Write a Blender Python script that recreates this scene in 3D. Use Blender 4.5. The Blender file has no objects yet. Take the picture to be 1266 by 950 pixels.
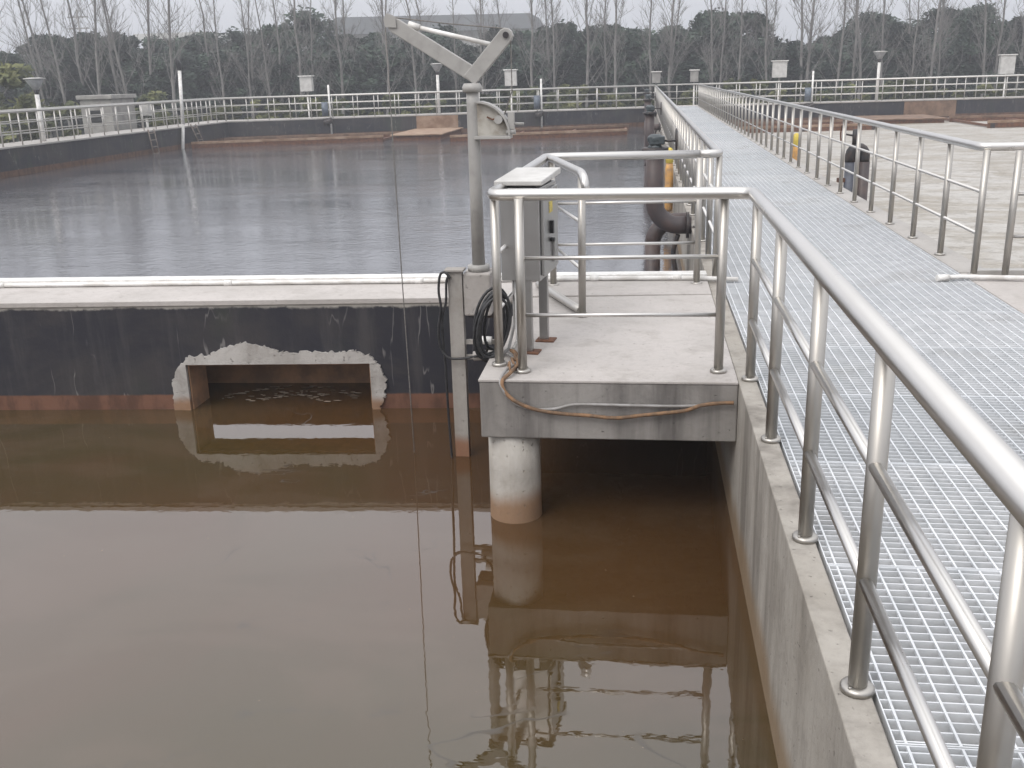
import bpy, math, random
from mathutils import Vector, Matrix
R = math.radians
rnd = random.Random(7)
S = bpy.context.scene
C = S.collection

# ------------------------------------------------------------------ camera, sky, sun, exposure
cam = bpy.data.objects.new('camera', bpy.data.cameras.new('camera'))
C.objects.link(cam)
cam.data.sensor_width = 36.0
cam.data.lens = 1225.0 / 1266.0 * 36.0
cam.data.clip_start = 0.05
cam.data.clip_end = 2000
cam.matrix_world = Matrix(((0.991666, -0.011578, 0.128313, 0.0),
                           (0.125929, 0.297440, -0.946399, 0.0),
                           (-0.027208, 0.954670, 0.296419, 1.7),
                           (0, 0, 0, 1)))
S.camera = cam
SUN_EL, SUN_AZ = 48.0, 215.0
w = bpy.data.worlds.new('World'); S.world = w; w.use_nodes = True
nt = w.node_tree; nt.nodes.clear()
out = nt.nodes.new('ShaderNodeOutputWorld')
sky = nt.nodes.new('ShaderNodeTexSky'); sky.sky_type = 'NISHITA'; sky.sun_disc = False
sky.sun_elevation = R(SUN_EL); sky.sun_rotation = R(SUN_AZ); sky.air_density = 1.5; sky.dust_density = 6.0
hs = nt.nodes.new('ShaderNodeHueSaturation'); hs.inputs['Saturation'].default_value = 0.35
bg1 = nt.nodes.new('ShaderNodeBackground'); bg1.inputs['Strength'].default_value = 0.05
tc = nt.nodes.new('ShaderNodeTexCoord'); sx = nt.nodes.new('ShaderNodeSeparateXYZ')
ramp = nt.nodes.new('ShaderNodeValToRGB')          # overcast: the cloud deck is brighter overhead
ramp.color_ramp.elements[0].position = 0.0; ramp.color_ramp.elements[0].color = (.58, .60, .65, 1)
ramp.color_ramp.elements[1].position = 1.0; ramp.color_ramp.elements[1].color = (1.65, 1.65, 1.66, 1)
e = ramp.color_ramp.elements.new(.12); e.color = (.66, .67, .73, 1); e = ramp.color_ramp.elements.new(.42); e.color = (.98, .98, 1.03, 1); e = ramp.color_ramp.elements.new(.66); e.color = (1.0, 1.0, 1.02, 1); e = ramp.color_ramp.elements.new(.85); e.color = (1.5, 1.5, 1.52, 1)
noi = nt.nodes.new('ShaderNodeTexNoise'); noi.inputs['Scale'].default_value = 2.2; noi.inputs['Detail'].default_value = 4
mr = nt.nodes.new('ShaderNodeMapRange'); mr.inputs['To Min'].default_value = .85; mr.inputs['To Max'].default_value = 1.15
mul = nt.nodes.new('ShaderNodeVectorMath'); mul.operation = 'SCALE'
bg2 = nt.nodes.new('ShaderNodeBackground'); bg2.inputs['Strength'].default_value = 1.0
add = nt.nodes.new('ShaderNodeAddShader')
L = nt.links.new
L(sky.outputs[0], hs.inputs['Color']); L(hs.outputs[0], bg1.inputs[0])
L(tc.outputs['Generated'], sx.inputs[0]); L(sx.outputs['Z'], ramp.inputs[0])
L(tc.outputs['Generated'], noi.inputs['Vector']); L(noi.outputs[0], mr.inputs[0])
L(ramp.outputs[0], mul.inputs[0]); L(mr.outputs[0], mul.inputs['Scale']); L(mul.outputs[0], bg2.inputs[0])
L(bg1.outputs[0], add.inputs[0]); L(bg2.outputs[0], add.inputs[1]); L(add.outputs[0], out.inputs[0])
sl = bpy.data.lights.new('sun', 'SUN'); sl.energy = 0.7; sl.angle = R(25); sl.color = (1, .975, .94)
so = bpy.data.objects.new('sun', sl); C.objects.link(so)
d = Vector((math.sin(R(SUN_AZ)) * math.cos(R(SUN_EL)), math.cos(R(SUN_AZ)) * math.cos(R(SUN_EL)), math.sin(R(SUN_EL))))
so.rotation_euler = d.to_track_quat('Z', 'Y').to_euler(); so.location = (0, 0, 30)
S.view_settings.view_transform = 'Standard'; S.view_settings.look = 'None'
S.view_settings.gamma = 1; S.view_settings.exposure = 0.1; S.view_settings.use_curve_mapping = False
S.render.engine = 'CYCLES'
S.cycles.max_bounces = 6; S.cycles.diffuse_bounces = 3; S.cycles.glossy_bounces = 4
S.cycles.volume_bounces = 0; S.cycles.caustics_reflective = False; S.cycles.caustics_refractive = False
S.cycles.use_denoising = True

# ------------------------------------------------------------------ materials
class N:
    def __init__(s, name):
        s.m = bpy.data.materials.new(name); s.m.use_nodes = True
        s.t = s.m.node_tree; s.b = s.t.nodes['Principled BSDF']; s.o = s.t.nodes['Material Output']
        s._pos = None
    def new(s, k, **kw):
        n = s.t.nodes.new('ShaderNode' + k)
        for a, v in kw.items():
            if hasattr(n, a): setattr(n, a, v)
        return n
    def link(s, a, b): s.t.links.new(a, b)
    def pos(s):
        if s._pos is None: s._pos = s.new('NewGeometry').outputs['Position']
        return s._pos
    def mapped(s, scale, loc=(0, 0, 0), src=None):
        n = s.new('Mapping'); n.inputs['Scale'].default_value = scale; n.inputs['Location'].default_value = loc
        s.link(src or s.pos(), n.inputs[0]); return n.outputs[0]
    def noise(s, scale=(1, 1, 1), detail=4, rough=.55, dist=0, loc=(0, 0, 0)):
        n = s.new('TexNoise'); n.inputs['Scale'].default_value = 1; n.inputs['Detail'].default_value = detail
        n.inputs['Roughness'].default_value = rough; n.inputs['Distortion'].default_value = dist
        s.link(s.mapped(scale, loc), n.inputs['Vector']); return n.outputs[0]
    def rng(s, v, a, b, c=0., d=1., smooth=True):
        n = s.new('MapRange'); n.interpolation_type = 'SMOOTHSTEP' if smooth else 'LINEAR'
        for k, x in zip(('From Min', 'From Max', 'To Min', 'To Max'), (a, b, c, d)): n.inputs[k].default_value = x
        s.link(v, n.inputs[0]); return n.outputs[0]
    def math(s, op, a, b=None):
        n = s.new('Math'); n.operation = op
        for i, x in enumerate((a, b)):
            if x is None: continue
            if isinstance(x, (int, float)): n.inputs[i].default_value = x
            else: s.link(x, n.inputs[i])
        return n.outputs[0]
    def mix(s, f, a, b):
        n = s.new('Mix'); n.data_type = 'RGBA'
        for sock, x in ((n.inputs[0], f), (n.inputs[6], a), (n.inputs[7], b)):
            if isinstance(x, (int, float)): sock.default_value = x
            elif isinstance(x, tuple): sock.default_value = (*x, 1)
            else: s.link(x, sock)
        return n.outputs[2]
    def z(s):
        n = s.new('SeparateXYZ'); s.link(s.pos(), n.inputs[0]); return n.outputs['Z']
    def fin(s, col=None, rough=.5, metal=0, bump=None, bdist=.01, bstr=1, ior=None, spec=None):
        b = s.b
        if col is not None:
            if isinstance(col, tuple): b.inputs['Base Color'].default_value = (*col, 1)
            else: s.link(col, b.inputs['Base Color'])
        if isinstance(rough, (int, float)): b.inputs['Roughness'].default_value = rough
        else: s.link(rough, b.inputs['Roughness'])
        b.inputs['Metallic'].default_value = metal
        if ior: b.inputs['IOR'].default_value = ior
        if spec is not None: b.inputs['Specular IOR Level'].default_value = spec
        if bump is not None:
            n = s.new('Bump'); n.inputs['Distance'].default_value = bdist; n.inputs['Strength'].default_value = bstr
            s.link(bump, n.inputs['Height']); s.link(n.outputs[0], b.inputs['Normal'])
        return s.m

def simple(name, a, b=None, scale=6, rough=.5, metal=0, bd=.003, spec=None, lo=.35, hi=.65):
    n = N(name); b = b or tuple(x * .7 for x in a)
    f = n.noise((scale,) * 3, 6, .6)
    return n.fin(n.mix(n.rng(f, lo, hi), a, b), rough, metal, f, bd, spec=spec)

def concrete(name, a, b, dark, streak=0., tide=None, spots=.35, bd=.004):
    n = N(name)
    big = n.noise((.9, .9, .9), 5, .6, .3); fine = n.noise((22, 22, 22), 6, .7)
    mid = n.noise((4, 4, 4), 6, .65, .4, (3, 1, 2))
    c = n.mix(n.rng(big, .35, .68), a, b)
    c = n.mix(n.math('MULTIPLY', n.rng(mid, .5, .72), spots), c, dark)
    c = n.mix(n.math('MULTIPLY', n.rng(fine, .45, .7), .22), c, tuple(x * .55 for x in a))
    if streak:
        st = n.noise((2.3, 2.3, .30), 6, .62, .15); st2 = n.noise((13, 13, .6), 5, .7, .1, (5, 5, 5))
        f = n.math('MULTIPLY', n.math('ADD', n.rng(st, .42, .66), n.math('MULTIPLY', n.rng(st2, .5, .75), .32)), streak)
        c = n.mix(n.math('MINIMUM', f, .85), c, dark)
    if tide:
        zc, wdt, col = tide
        zz = n.math('ADD', n.z(), n.math('MULTIPLY', n.math('SUBTRACT', n.noise((3, 3, .8), 4), .5), wdt * 2.2))
        c = n.mix(n.rng(zz, zc - wdt, zc + wdt, .85, 0), c, col)
    h = n.math('ADD', fine, n.math('MULTIPLY', mid, 1.5))
    pit = n.rng(n.noise((34, 34, 34), 3, .5, 0, (6, 6, 6)), .66, .74)
    c = n.mix(n.math('MULTIPLY', pit, .45), c, dark)
    h = n.math('SUBTRACT', h, n.math('MULTIPLY', pit, 1.0))
    return n.fin(c, .85, 0, h, bd, spec=.3)

M = {}
M['conc'] = concrete('walkway_concrete', (.42, .40, .38), (.36, .34, .32), (.28, .265, .25), .0, spots=.12)
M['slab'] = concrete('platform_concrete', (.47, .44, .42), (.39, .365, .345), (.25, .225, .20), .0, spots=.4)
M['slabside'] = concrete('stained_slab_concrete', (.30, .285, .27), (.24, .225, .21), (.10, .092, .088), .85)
M['wallside'] = concrete('streaked_wall_concrete', (.38, .355, .32), (.30, .275, .24), (.13, .115, .10), .75, (-.74, .10, (.22, .15, .085)))
M['column'] = concrete('whitewashed_column', (.56, .54, .51), (.44, .42, .39), (.26, .22, .17), .5, (-.76, .07, (.24, .13, .06)))
M['coping'] = concrete('coping_concrete', (.42, .40, .38), (.34, .32, .30), (.20, .185, .17), 0)
M['mortar'] = concrete('patched_mortar', (.52, .50, .48), (.40, .38, .36), (.20, .18, .16), .35, (-.84, .05, (.25, .13, .06)), .5, .008)

def bitumen(name, top, tide0, tide1, cracks=True, rustc=(.17, .082, .052)):
    n = N(name); z = n.z()
    big = n.noise((.6, .6, 1.2), 5, .65, .4); st = n.noise((3.4, 3.4, .35), 5, .7)
    c = n.mix(n.rng(big, .4, .62), (.022, .022, .030), (.042, .038, .040))
    c = n.mix(n.math('MULTIPLY', n.rng(st, .5, .68), .5), c, (.075, .07, .07))
    c = n.mix(n.math('MULTIPLY', n.rng(n.noise((1.1, 1.1, .5), 4, .5, 0, (9, 2, 1)), .55, .7), .35), c, (.035, .055, .03))
    if cracks:
        ln = n.noise((2.6, 2.6, .5), 4, .5, .10, (2.3, 0, .7))
        k = n.math('ABSOLUTE', n.math('SUBTRACT', ln, .5))
        mk = n.math('MULTIPLY', n.rng(k, 0, .007, 1, 0), n.rng(n.noise((2.1, 2.1, 2.6), 3, .5, 0, (7, 7, 7)), .44, .58))
        c = n.mix(n.math('MULTIPLY', mk, .5), c, (.28, .27, .26))
    jz = n.math('ADD', z, n.math('MULTIPLY', n.math('SUBTRACT', n.noise((5, 5, 5), 5, .7), .5), .10))
    c = n.mix(n.rng(jz, top - .012, top + .012), c, n.mix(n.rng(big, .4, .6), (.36, .34, .31), (.24, .225, .21)))
    jr = n.math('ADD', z, n.math('MULTIPLY', n.math('SUBTRACT', n.noise((9, 9, 9), 3, .6), .5), .02))
    c = n.mix(n.rng(jr, tide1 - .01, tide1 + .01, .95, 0), c, n.mix(n.rng(n.noise((7, 7, 3), 4), .4, .65), rustc, tuple(x * .55 for x in rustc)))
    return n.fin(c, .62, 0, n.noise((18, 18, 18), 5, .6), .004, spec=.35)
M['cross'] = bitumen('bitumen_coated_wall', -.055, -.93, -.80)
M['farwall'] = bitumen('far_tank_wall', -.06, -.93, -.74, True, (.13, .07, .045))
M['reveal'] = simple('stained_opening_concrete', (.36, .20, .11), (.20, .12, .075), 5, .8, bd=.008)

def steel(name, col, rough, grime=(.40, .38, .36), g=.10):
    n = N(name)
    a = n.noise((3, 3, 14), 5, .6); b = n.noise((40, 40, 6), 3, .5)
    c = n.mix(n.math('MULTIPLY', n.rng(a, .45, .75), g), col, grime)
    return n.fin(c, n.rng(n.math('ADD', n.math('MULTIPLY', a, .6), n.math('MULTIPLY', b, .4)), .3, .7, rough - .03, rough + .05), 1.0, b, .0002)
M['steel'] = steel('brushed_stainless_steel', (.60, .585, .565), .30)
M['post'] = steel('satin_steel_post', (.44, .42, .39), .40)
M['steelfar'] = steel('far_galvanised_rail', (.52, .505, .48), .5)
M['cabinet'] = steel('cabinet_stainless_steel', (.40, .395, .39), .36)
n = N('galvanised_grating'); a = n.noise((9, 9, 9), 5, .6)
oi = n.new('ObjectInfo'); gc = n.mix(n.rng(a, .35, .7), (.73, .745, .765), (.59, .61, .63)); gc = n.mix(n.math('MULTIPLY', oi.outputs['Random'], .45), gc, (.50, .53, .56)); gc = n.mix(n.rng(n.noise((1.5, 1.5, 1.5), 5, .6), .52, .7, 0, .35), gc, (.40, .39, .37))
M['grate'] = n.fin(gc, .42, .15, a, .0005, spec=.6)
M['white'] = simple('white_paint', (.78, .77, .75), (.62, .60, .57), 9, .4)
M['whitepipe'] = simple('white_plastic_pipe', (.76, .75, .73), (.55, .53, .50), 5, .35)
M['crane'] = simple('grey_crane_paint', (.35, .34, .325), (.27, .262, .25), 7, .45, lo=.45, hi=.75)
M['winch'] = simple('faded_winch_paint', (.44, .42, .38), (.28, .25, .21), 9, .5)
M['ladder'] = simple('dull_ladder_steel', (.24, .21, .185), (.15, .11, .09), 8, .6)
M['grateclip'] = simple('dull_clip_steel', (.42, .42, .42), (.30, .27, .24), 30, .5)
M['channel'] = concrete('weathered_channel_steel', (.42, .40, .375), (.34, .32, .30), (.22, .19, .16), .4, (-.80, .05, (.26, .12, .06)))
M['black'] = simple('black_rubber_cable', (.012, .012, .014), (.03, .03, .032), 30, .5)
M['rope'] = simple('steel_wire_rope', (.20, .19, .18), (.13, .12, .11), 60, .6)
M['hose'] = simple('rusty_hose', (.26, .15, .08), (.13, .085, .055), 16, .85, bd=.006)
M['hosegrey'] = simple('grey_conduit', (.30, .29, .285), (.22, .21, .20), 12, .55)
M['pipe'] = simple('brown_coated_pipe', (.085, .058, .052), (.05, .040, .042), 4, .5)
M['pipedark'] = simple('dark_flange_iron', (.022, .022, .026), (.05, .035, .03), 10, .5)
M['pipeshade'] = simple('shaded_half_pipe', (.10, .11, .14), (.07, .075, .09), 5, .5)  # shade put into colour: the darker left half of one wide pipe
M['valve'] = simple('grey_green_valve_paint', (.06, .075, .08), (.04, .05, .055), 8, .45)
M['yellow'] = simple('yellow_cap_paint', (.75, .60, .10), (.62, .46, .08), 9, .5)
M['orange'] = simple('faded_orange_paint', (.62, .33, .09), (.42, .25, .12), 9, .6)
M['sticker'] = simple('yellow_sticker', (.70, .55, .08), (.35, .28, .1), 40, .5)
M['blackpl'] = simple('black_plastic', (.015, .015, .016), None, 20, .4)
M['rust'] = simple('rusty_iron', (.17, .075, .04), (.09, .045, .03), 12, .85, bd=.004)
M['rustlight'] = simple('rust_stained_beam', (.22, .14, .095), (.12, .075, .05), 2.5, .8)
M['beamface'] = simple('pale_rust_beam', (.34, .24, .17), (.20, .12, .075), 2.0, .8)
M['roof'] = simple('grey_sheet_roof', (.05, .054, .056), (.042, .045, .047), .3, .8)
M['shed'] = simple('grey_render', (.34, .33, .31), (.24, .23, .22), 2, .85)
M['lamp'] = simple('grey_lamp_glass', (.40, .41, .42), (.30, .31, .32), 8, .35)
M['boxgrey'] = simple('pale_box_paint', (.58, .57, .55), (.46, .45, .43), 5, .5)
M['motor'] = simple('blue_grey_motor', (.14, .17, .21), (.09, .11, .14), 8, .5)
M['bark'] = simple('pale_poplar_bark', (.22, .21, .20), (.16, .15, .145), 3, .9)
M['barkdark'] = simple('dark_bark', (.07, .055, .045), None, 3, .9)
n = N('yard_soil'); a = n.noise((.25, .25, .25), 7, .65)
M['ground'] = n.fin(n.mix(n.rng(a, .4, .6), (.10, .095, .06), (.045, .06, .028)), .95, 0, a, .05)

def leaves(name, a, b, c):
    n = N(name); g = n.new('NewGeometry')
    oi = n.new('ObjectInfo')
    col = n.mix(n.rng(g.outputs['Random Per Island'], 0, 1, 0, 1, False), a, b)
    col = n.mix(n.math('MULTIPLY', oi.outputs['Random'], .7), col, c)
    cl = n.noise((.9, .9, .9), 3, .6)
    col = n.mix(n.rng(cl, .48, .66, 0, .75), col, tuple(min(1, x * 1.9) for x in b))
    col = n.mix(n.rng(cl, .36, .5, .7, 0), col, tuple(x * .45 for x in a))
    m = n.fin(col, .6, spec=.25)
    tr = n.new('BsdfTranslucent'); n.link(col, tr.inputs[0]); mx = n.new('MixShader'); mx.inputs[0].default_value = .22
    n.link(n.b.outputs[0], mx.inputs[1]); n.link(tr.outputs[0], mx.inputs[2]); n.link(mx.outputs[0], n.o.inputs[0])
    return m
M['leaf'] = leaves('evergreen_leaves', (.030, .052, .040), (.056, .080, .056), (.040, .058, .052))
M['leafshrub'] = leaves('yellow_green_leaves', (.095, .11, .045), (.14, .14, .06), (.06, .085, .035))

def water(name, base, base2, h, scale, rough=.03, ior=1.45, scum=True):
    n = N(name)
    big = n.noise((.22, .22, 1), 4, .55, .6)
    c = n.mix(n.rng(big, .38, .62), base, base2)
    if scum:
        ln = n.noise((.55, .95, 1), 4, .5, 1.1, (4, 2, 0))
        k = n.math('ABSOLUTE', n.math('SUBTRACT', ln, .5))
        mk = n.math('MULTIPLY', n.rng(k, 0, .006, 1, 0), n.rng(n.noise((1.3, 1.9, 1), 3, .5, 0, (1, 7, 0)), .5, .64))
        film = n.rng(n.noise((.5, 1.1, 1), 5, .6, 1.4, (11, 4, 0)), .48, .60)
        c = n.mix(n.math('MULTIPLY', film, .35), c, (.085, .054, .030))
        c = n.mix(n.math('MULTIPLY', mk, .5), c, (.02, .015, .012))
        sp = n.rng(n.noise((26, 34, 1), 2, .5, 0, (3, 9, 0)), .76, .80)
        c = n.mix(n.math('MULTIPLY', sp, .6), c, (.25, .19, .13))
        rough = n.math('ADD', rough, n.math('MULTIPLY', mk, .25))
    r1 = n.noise((scale[0], scale[1], 1), 3, .5, .5); r2 = n.noise((scale[0] * 3.1, scale[1] * 3.3, 1), 2, .5, .2, (3, 3, 0))
    r3 = n.noise((scale[0] * .22, scale[1] * .25, 1), 2, .5, .2, (8, 3, 0))
    amp = n.rng(n.noise((.13, .3, 1), 3, .5, 0, (5, 5, 0)), .35, .65, .35, 1)
    hgt = n.math('MULTIPLY', n.math('ADD', n.math('ADD', r1, n.math('MULTIPLY', r2, .30)), n.math('MULTIPLY', r3, .7)), amp)
    return n.fin(c, rough, 0, hgt, h, ior=ior)
M['water'] = water('brown_pool_water', (.066, .034, .013), (.050, .034, .011), .0008, (3.6, 6.5), .015, 1.95)
M['waterfar'] = water('rippled_pool_water', (.085, .088, .100), (.068, .070, .082), 0.009, (5.5, 8.5), .03, 2.2, False)
n = N('foamy_water')
fa = n.noise((.5, .9, 1), 7, .7, 1.0); fb = n.noise((3, 5, 1), 6, .75, .8, (2, 5, 0))
c = n.mix(n.rng(fa, .38, .60), (.27, .235, .185), (.42, .40, .37)); c = n.mix(n.math('MULTIPLY', n.rng(fb, .48, .62), .6), c, (.17, .15, .12)); c = n.mix(n.math('MULTIPLY', n.rng(n.noise((7, 11, 1), 4, .7, .5), .56, .68), .6), c, (.55, .53, .50))
M['foam'] = n.fin(c, .45, 0, fb, .03, spec=.5)
M['scumfoam'] = simple('pale_foam', (.42, .34, .26), (.30, .23, .17), 30, .7)

# ------------------------------------------------------------------ mesh helpers
class MB:
    def __init__(s): s.v = []; s.f = []; s.sm = []
    def face(s, idx, smooth=False): s.f.append(tuple(idx)); s.sm.append(smooth)
    def box(s, a, b, rot=0, piv=None):
        x0, y0, z0 = a; x1, y1, z1 = b
        i = len(s.v)
        for z in (z0, z1):
            for x, y in ((x0, y0), (x1, y0), (x1, y1), (x0, y1)): s.v.append(Vector((x, y, z)))
        for q in ((3, 2, 1, 0), (4, 5, 6, 7), (0, 1, 5, 4), (1, 2, 6, 5), (2, 3, 7, 6), (3, 0, 4, 7)): s.face([i + k for k in q])
        return s
    def prism(s, poly, z0, z1):
        i = len(s.v); n = len(poly)
        for z in (z0, z1):
            for x, y in poly: s.v.append(Vector((x, y, z)))
        s.face([i + k for k in range(n)][::-1]); s.face([i + n + k for k in range(n)])
        for k in range(n): s.face((i + k, i + (k + 1) % n, i + n + (k + 1) % n, i + n + k))
        return s
    def plate(s, poly, org, ux, uz, depth):           # polygon in the plane (ux,uz) at org, thickened along depth vector
        i = len(s.v); n = len(poly); org = Vector(org); ux = Vector(ux); uz = Vector(uz); depth = Vector(depth)
        for k in (0, 1):
            for a, b in poly: s.v.append(org + ux * a + uz * b + depth * k)
        s.face([i + k for k in range(n)]); s.face([i + n + k for k in range(n)][::-1])
        for k in range(n): s.face((i + k, i + n + k, i + n + (k + 1) % n, i + (k + 1) % n))
        return s
    def tube(s, pts, r, n=10, caps=True, closed=False, smooth=True):
        pts = [Vector(p) for p in pts]; m = len(pts)
        rs = r if isinstance(r, (list, tuple)) else [r] * m
        t0 = (pts[1] - pts[0]).normalized()
        up = Vector((0, 0, 1)) if abs(t0.z) < .9 else Vector((1, 0, 0))
        nrm = (up - t0 * up.dot(t0)).normalized(); i = len(s.v)
        for k, p in enumerate(pts):
            if closed: t = (pts[(k + 1) % m] - pts[k - 1])
            elif k == 0: t = pts[1] - pts[0]
            elif k == m - 1: t = pts[-1] - pts[-2]
            else: t = (pts[k + 1] - p).normalized() + (p - pts[k - 1]).normalized()
            t.normalize(); nrm = (nrm - t * nrm.dot(t)).normalized(); bn = t.cross(nrm)
            for j in range(n):
                a = 2 * math.pi * j / n; s.v.append(p + (nrm * math.cos(a) + bn * math.sin(a)) * rs[k])
        for k in range(m if closed else m - 1):
            q = (k + 1) % m
            for j in range(n): s.face((i + k * n + j, i + k * n + (j + 1) % n, i + q * n + (j + 1) % n, i + q * n + j), smooth)
        if caps and not closed:
            s.face([i + j for j in range(n)][::-1]); s.face([i + (m - 1) * n + j for j in range(n)])
        return s
    def cyl(s, a, b, r, n=20, r2=None): return s.tube([a, b], [r, r if r2 is None else r2], n)
    def ring(s, c, axis, R_, r, n=20, m=8, sx=1, sz=1):
        c = Vector(c); a = Vector(axis).normalized(); u = a.orthogonal().normalized(); v = a.cross(u)
        return s.tube([c + u * R_ * math.cos(2 * math.pi * k / n) * sx + v * R_ * math.sin(2 * math.pi * k / n) * sz for k in range(n)], r, m, closed=True)
    def build(s, name, mat, parent=None, bevel=0):
        me = bpy.data.meshes.new(name)
        off = Vector((0, 0, 0)); 
        p = parent
        inv = None
        if p is not None:
            top = p
            while top.parent: top = top.parent
            inv = (Matrix.Translation(top.location) @ Matrix.Rotation(top.rotation_euler.z, 4, 'Z')).inverted() if not top.get('_local') else None
        vs = [inv @ v for v in s.v] if inv else s.v
        me.from_pydata([tuple(v) for v in vs], [], s.f)
        me.polygons.foreach_set('use_smooth', s.sm); me.materials.append(mat); me.update()
        o = bpy.data.objects.new(name, me); C.objects.link(o)
        if parent is not None: o.parent = parent
        if bevel:
            b = o.modifiers.new('bevel', 'BEVEL'); b.width = bevel; b.segments = 2; b.limit_method = 'ANGLE'; b.angle_limit = R(50)
        return o
def tag(o, label=None, cat=None, group=None, kind=None):
    if label: o['label'] = label
    if cat: o['category'] = cat
    if group: o['group'] = group
    if kind: o['kind'] = kind
    return o
def thing(name, loc, label, cat, group=None, rz=0):
    o = bpy.data.objects.new(name, None); C.objects.link(o); o.location = loc; o.rotation_euler = (0, 0, rz)
    o.empty_display_size = .1
    return tag(o, label, cat, group)
def child(parent, src):                               # a copied part sharing its mesh
    c = src.copy(); C.objects.link(c); c.parent = parent; return c
KIDS = {}
def dup(root, loc, label=None, rz=None, scale=None):
    r = root.copy(); C.objects.link(r); r.location = loc
    if rz is not None: r.rotation_euler.z = rz
    if scale: r.scale = scale
    if label: r['label'] = label
    for ch in list(root.children):
        c = child(r, ch)
        for g in list(ch.children): child(c, g)
    return r
def arc(c, r, a0, a1, u, v, n=6):
    c = Vector(c); u = Vector(u); v = Vector(v)
    return [c + (u * math.cos(R(a0 + (a1 - a0) * k / n)) + v * math.sin(R(a0 + (a1 - a0) * k / n))) * r for k in range(n + 1)]
def rounded(pts, r=.08, n=5):                         # polyline with rounded corners
    pts = [Vector(p) for p in pts]; out = [pts[0]]
    for i in range(1, len(pts) - 1):
        p = pts[i]; a = (pts[i - 1] - p).normalized(); b = (pts[i + 1] - p).normalized()
        rr = min(r, (pts[i - 1] - p).length * .45, (pts[i + 1] - p).length * .45)
        A = p + a * rr; B = p + b * rr
        for k in range(n + 1):
            t = k / n; out.append(A * (1 - t) ** 2 + p * 2 * t * (1 - t) + B * t * t)
    out.append(pts[-1]); return out
WZ = -.93

# ------------------------------------------------------------------ setting: ground, tanks, water
def plane(name, x0, y0, x1, y1, z, mat, kind='structure'):
    b = MB(); b.v = [Vector(p) for p in ((x0, y0, z), (x1, y0, z), (x1, y1, z), (x0, y1, z))]; b.face((0, 1, 2, 3))
    return tag(b.build(name, mat), kind=kind)
plane('ground', -260, -60, 260, 330, -2.1, M['ground'])
def fl(x): return 53.25 + .29 * x          # far wall line, left pool
def fr(x): return 53.3 + .10 * x           # far wall line, right pool
def cf(x): return 7.8 + .06 * x            # front of the wall between the pools
def cb(x): return 8.6 + .04 * x            # its back
b = MB(); b.prism([(-20.3, -8), (.6, -8), (.6, cb(.6) - .06), (-20.3, cb(-20.3) - .06)], WZ - .02, WZ); tag(b.build('near_pool_water', M['water']), kind='structure')
b = MB(); b.prism([(-20.3, cb(-20.3) - .06), (.6, cb(.6) - .06), (.6, fl(.6) + .3), (-20.3, fl(-20.3) + .3)], WZ - .02, WZ); tag(b.build('far_pool_water', M['waterfar']), kind='structure')
b = MB(); b.prism([(2.9, 8.5), (45, 8.5), (45, fr(45) + .3), (2.9, fr(2.9) + .3)], WZ - .02, WZ); tag(b.build('aerated_pool_water', M['foam']), kind='structure')

# left perimeter and far walls
t = thing('tank_wall', (-20.6, 20, 0), 'long dark side wall of the far pool topped by a pale walkway', 'wall')
MB().box((-21.4, -8, -2.4), (-20, fl(-20), -.06)).build('wall_body', M['farwall'], t)
MB().box((-21.5, -8, -.06), (-19.94, fl(-19.94) + .0, 0.0)).build('coping', M['coping'], t, .008)
t = thing('tank_wall', (-10, fl(-10), 0), 'dark end wall of the rippled pool below the far railing', 'wall')
MB().prism([(-21.4, fl(-20)), (-20, fl(-20)), (.55, fl(.55)), (.55, fl(.55) + 1.4), (-21.4, fl(-21.4) + 1.4 + .4)], -2.4, -.06).build('wall_body', M['farwall'], t)
MB().prism([(-21.5, fl(-20) + .005), (-19.94, fl(-20) + .005), (.55, fl(.55) - .05), (.55, fl(.55) + 1.5), (-21.5, fl(-21.4) + 1.9)], -.06, 0.0).build('coping', M['coping'], t, .008)
st = MB(); st.prism([(-11.2, fl(-11.2) - .03), (-9.2, fl(-9.2) - .03), (-9.2, fl(-9.2)), (-11.2, fl(-11.2))], -.8, -.07); st.build('rust_stained_panel', M['beamface'], t)
t = thing('tank_wall', (14, fr(14), 0), 'dark end wall behind the foamy pool beyond the walkway', 'wall')
MB().prism([(2.95, fr(2.95)), (46, fr(46)), (46, fr(46) + 1.4), (2.95, fr(2.95) + 1.4)], -2.4, -.06).build('wall_body', M['farwall'], t)
MB().prism([(2.95, fr(2.95) - .05), (46, fr(46) - .05), (46, fr(46) + 1.5), (2.95, fr(2.95) + 1.5)], -.06, 0.0).build('coping', M['coping'], t, .008)
st = MB(); st.prism([(13.2, fr(13.2) - .03), (15.8, fr(15.8) - .03), (15.8, fr(15.8)), (13.2, fr(13.2))], -.85, -.07); st.build('rust_stained_panel', M['rustlight'], t)
t = thing('tank_wall', (45.5, 30, 0), 'far side wall of the foamy pool outside the path', 'wall')
MB().box((45, 8.5, -2.4), (46, fr(45), -.06)).build('wall_body', M['farwall'], t)
t = thing('tank_wall', (-10, -8.4, 0), 'plain wall closing the brown pool behind the viewer', 'wall')
MB().box((-21.4, -9, -2.4), (.55, -8, 0)).build('wall_body', M['cross'], t)

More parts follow.
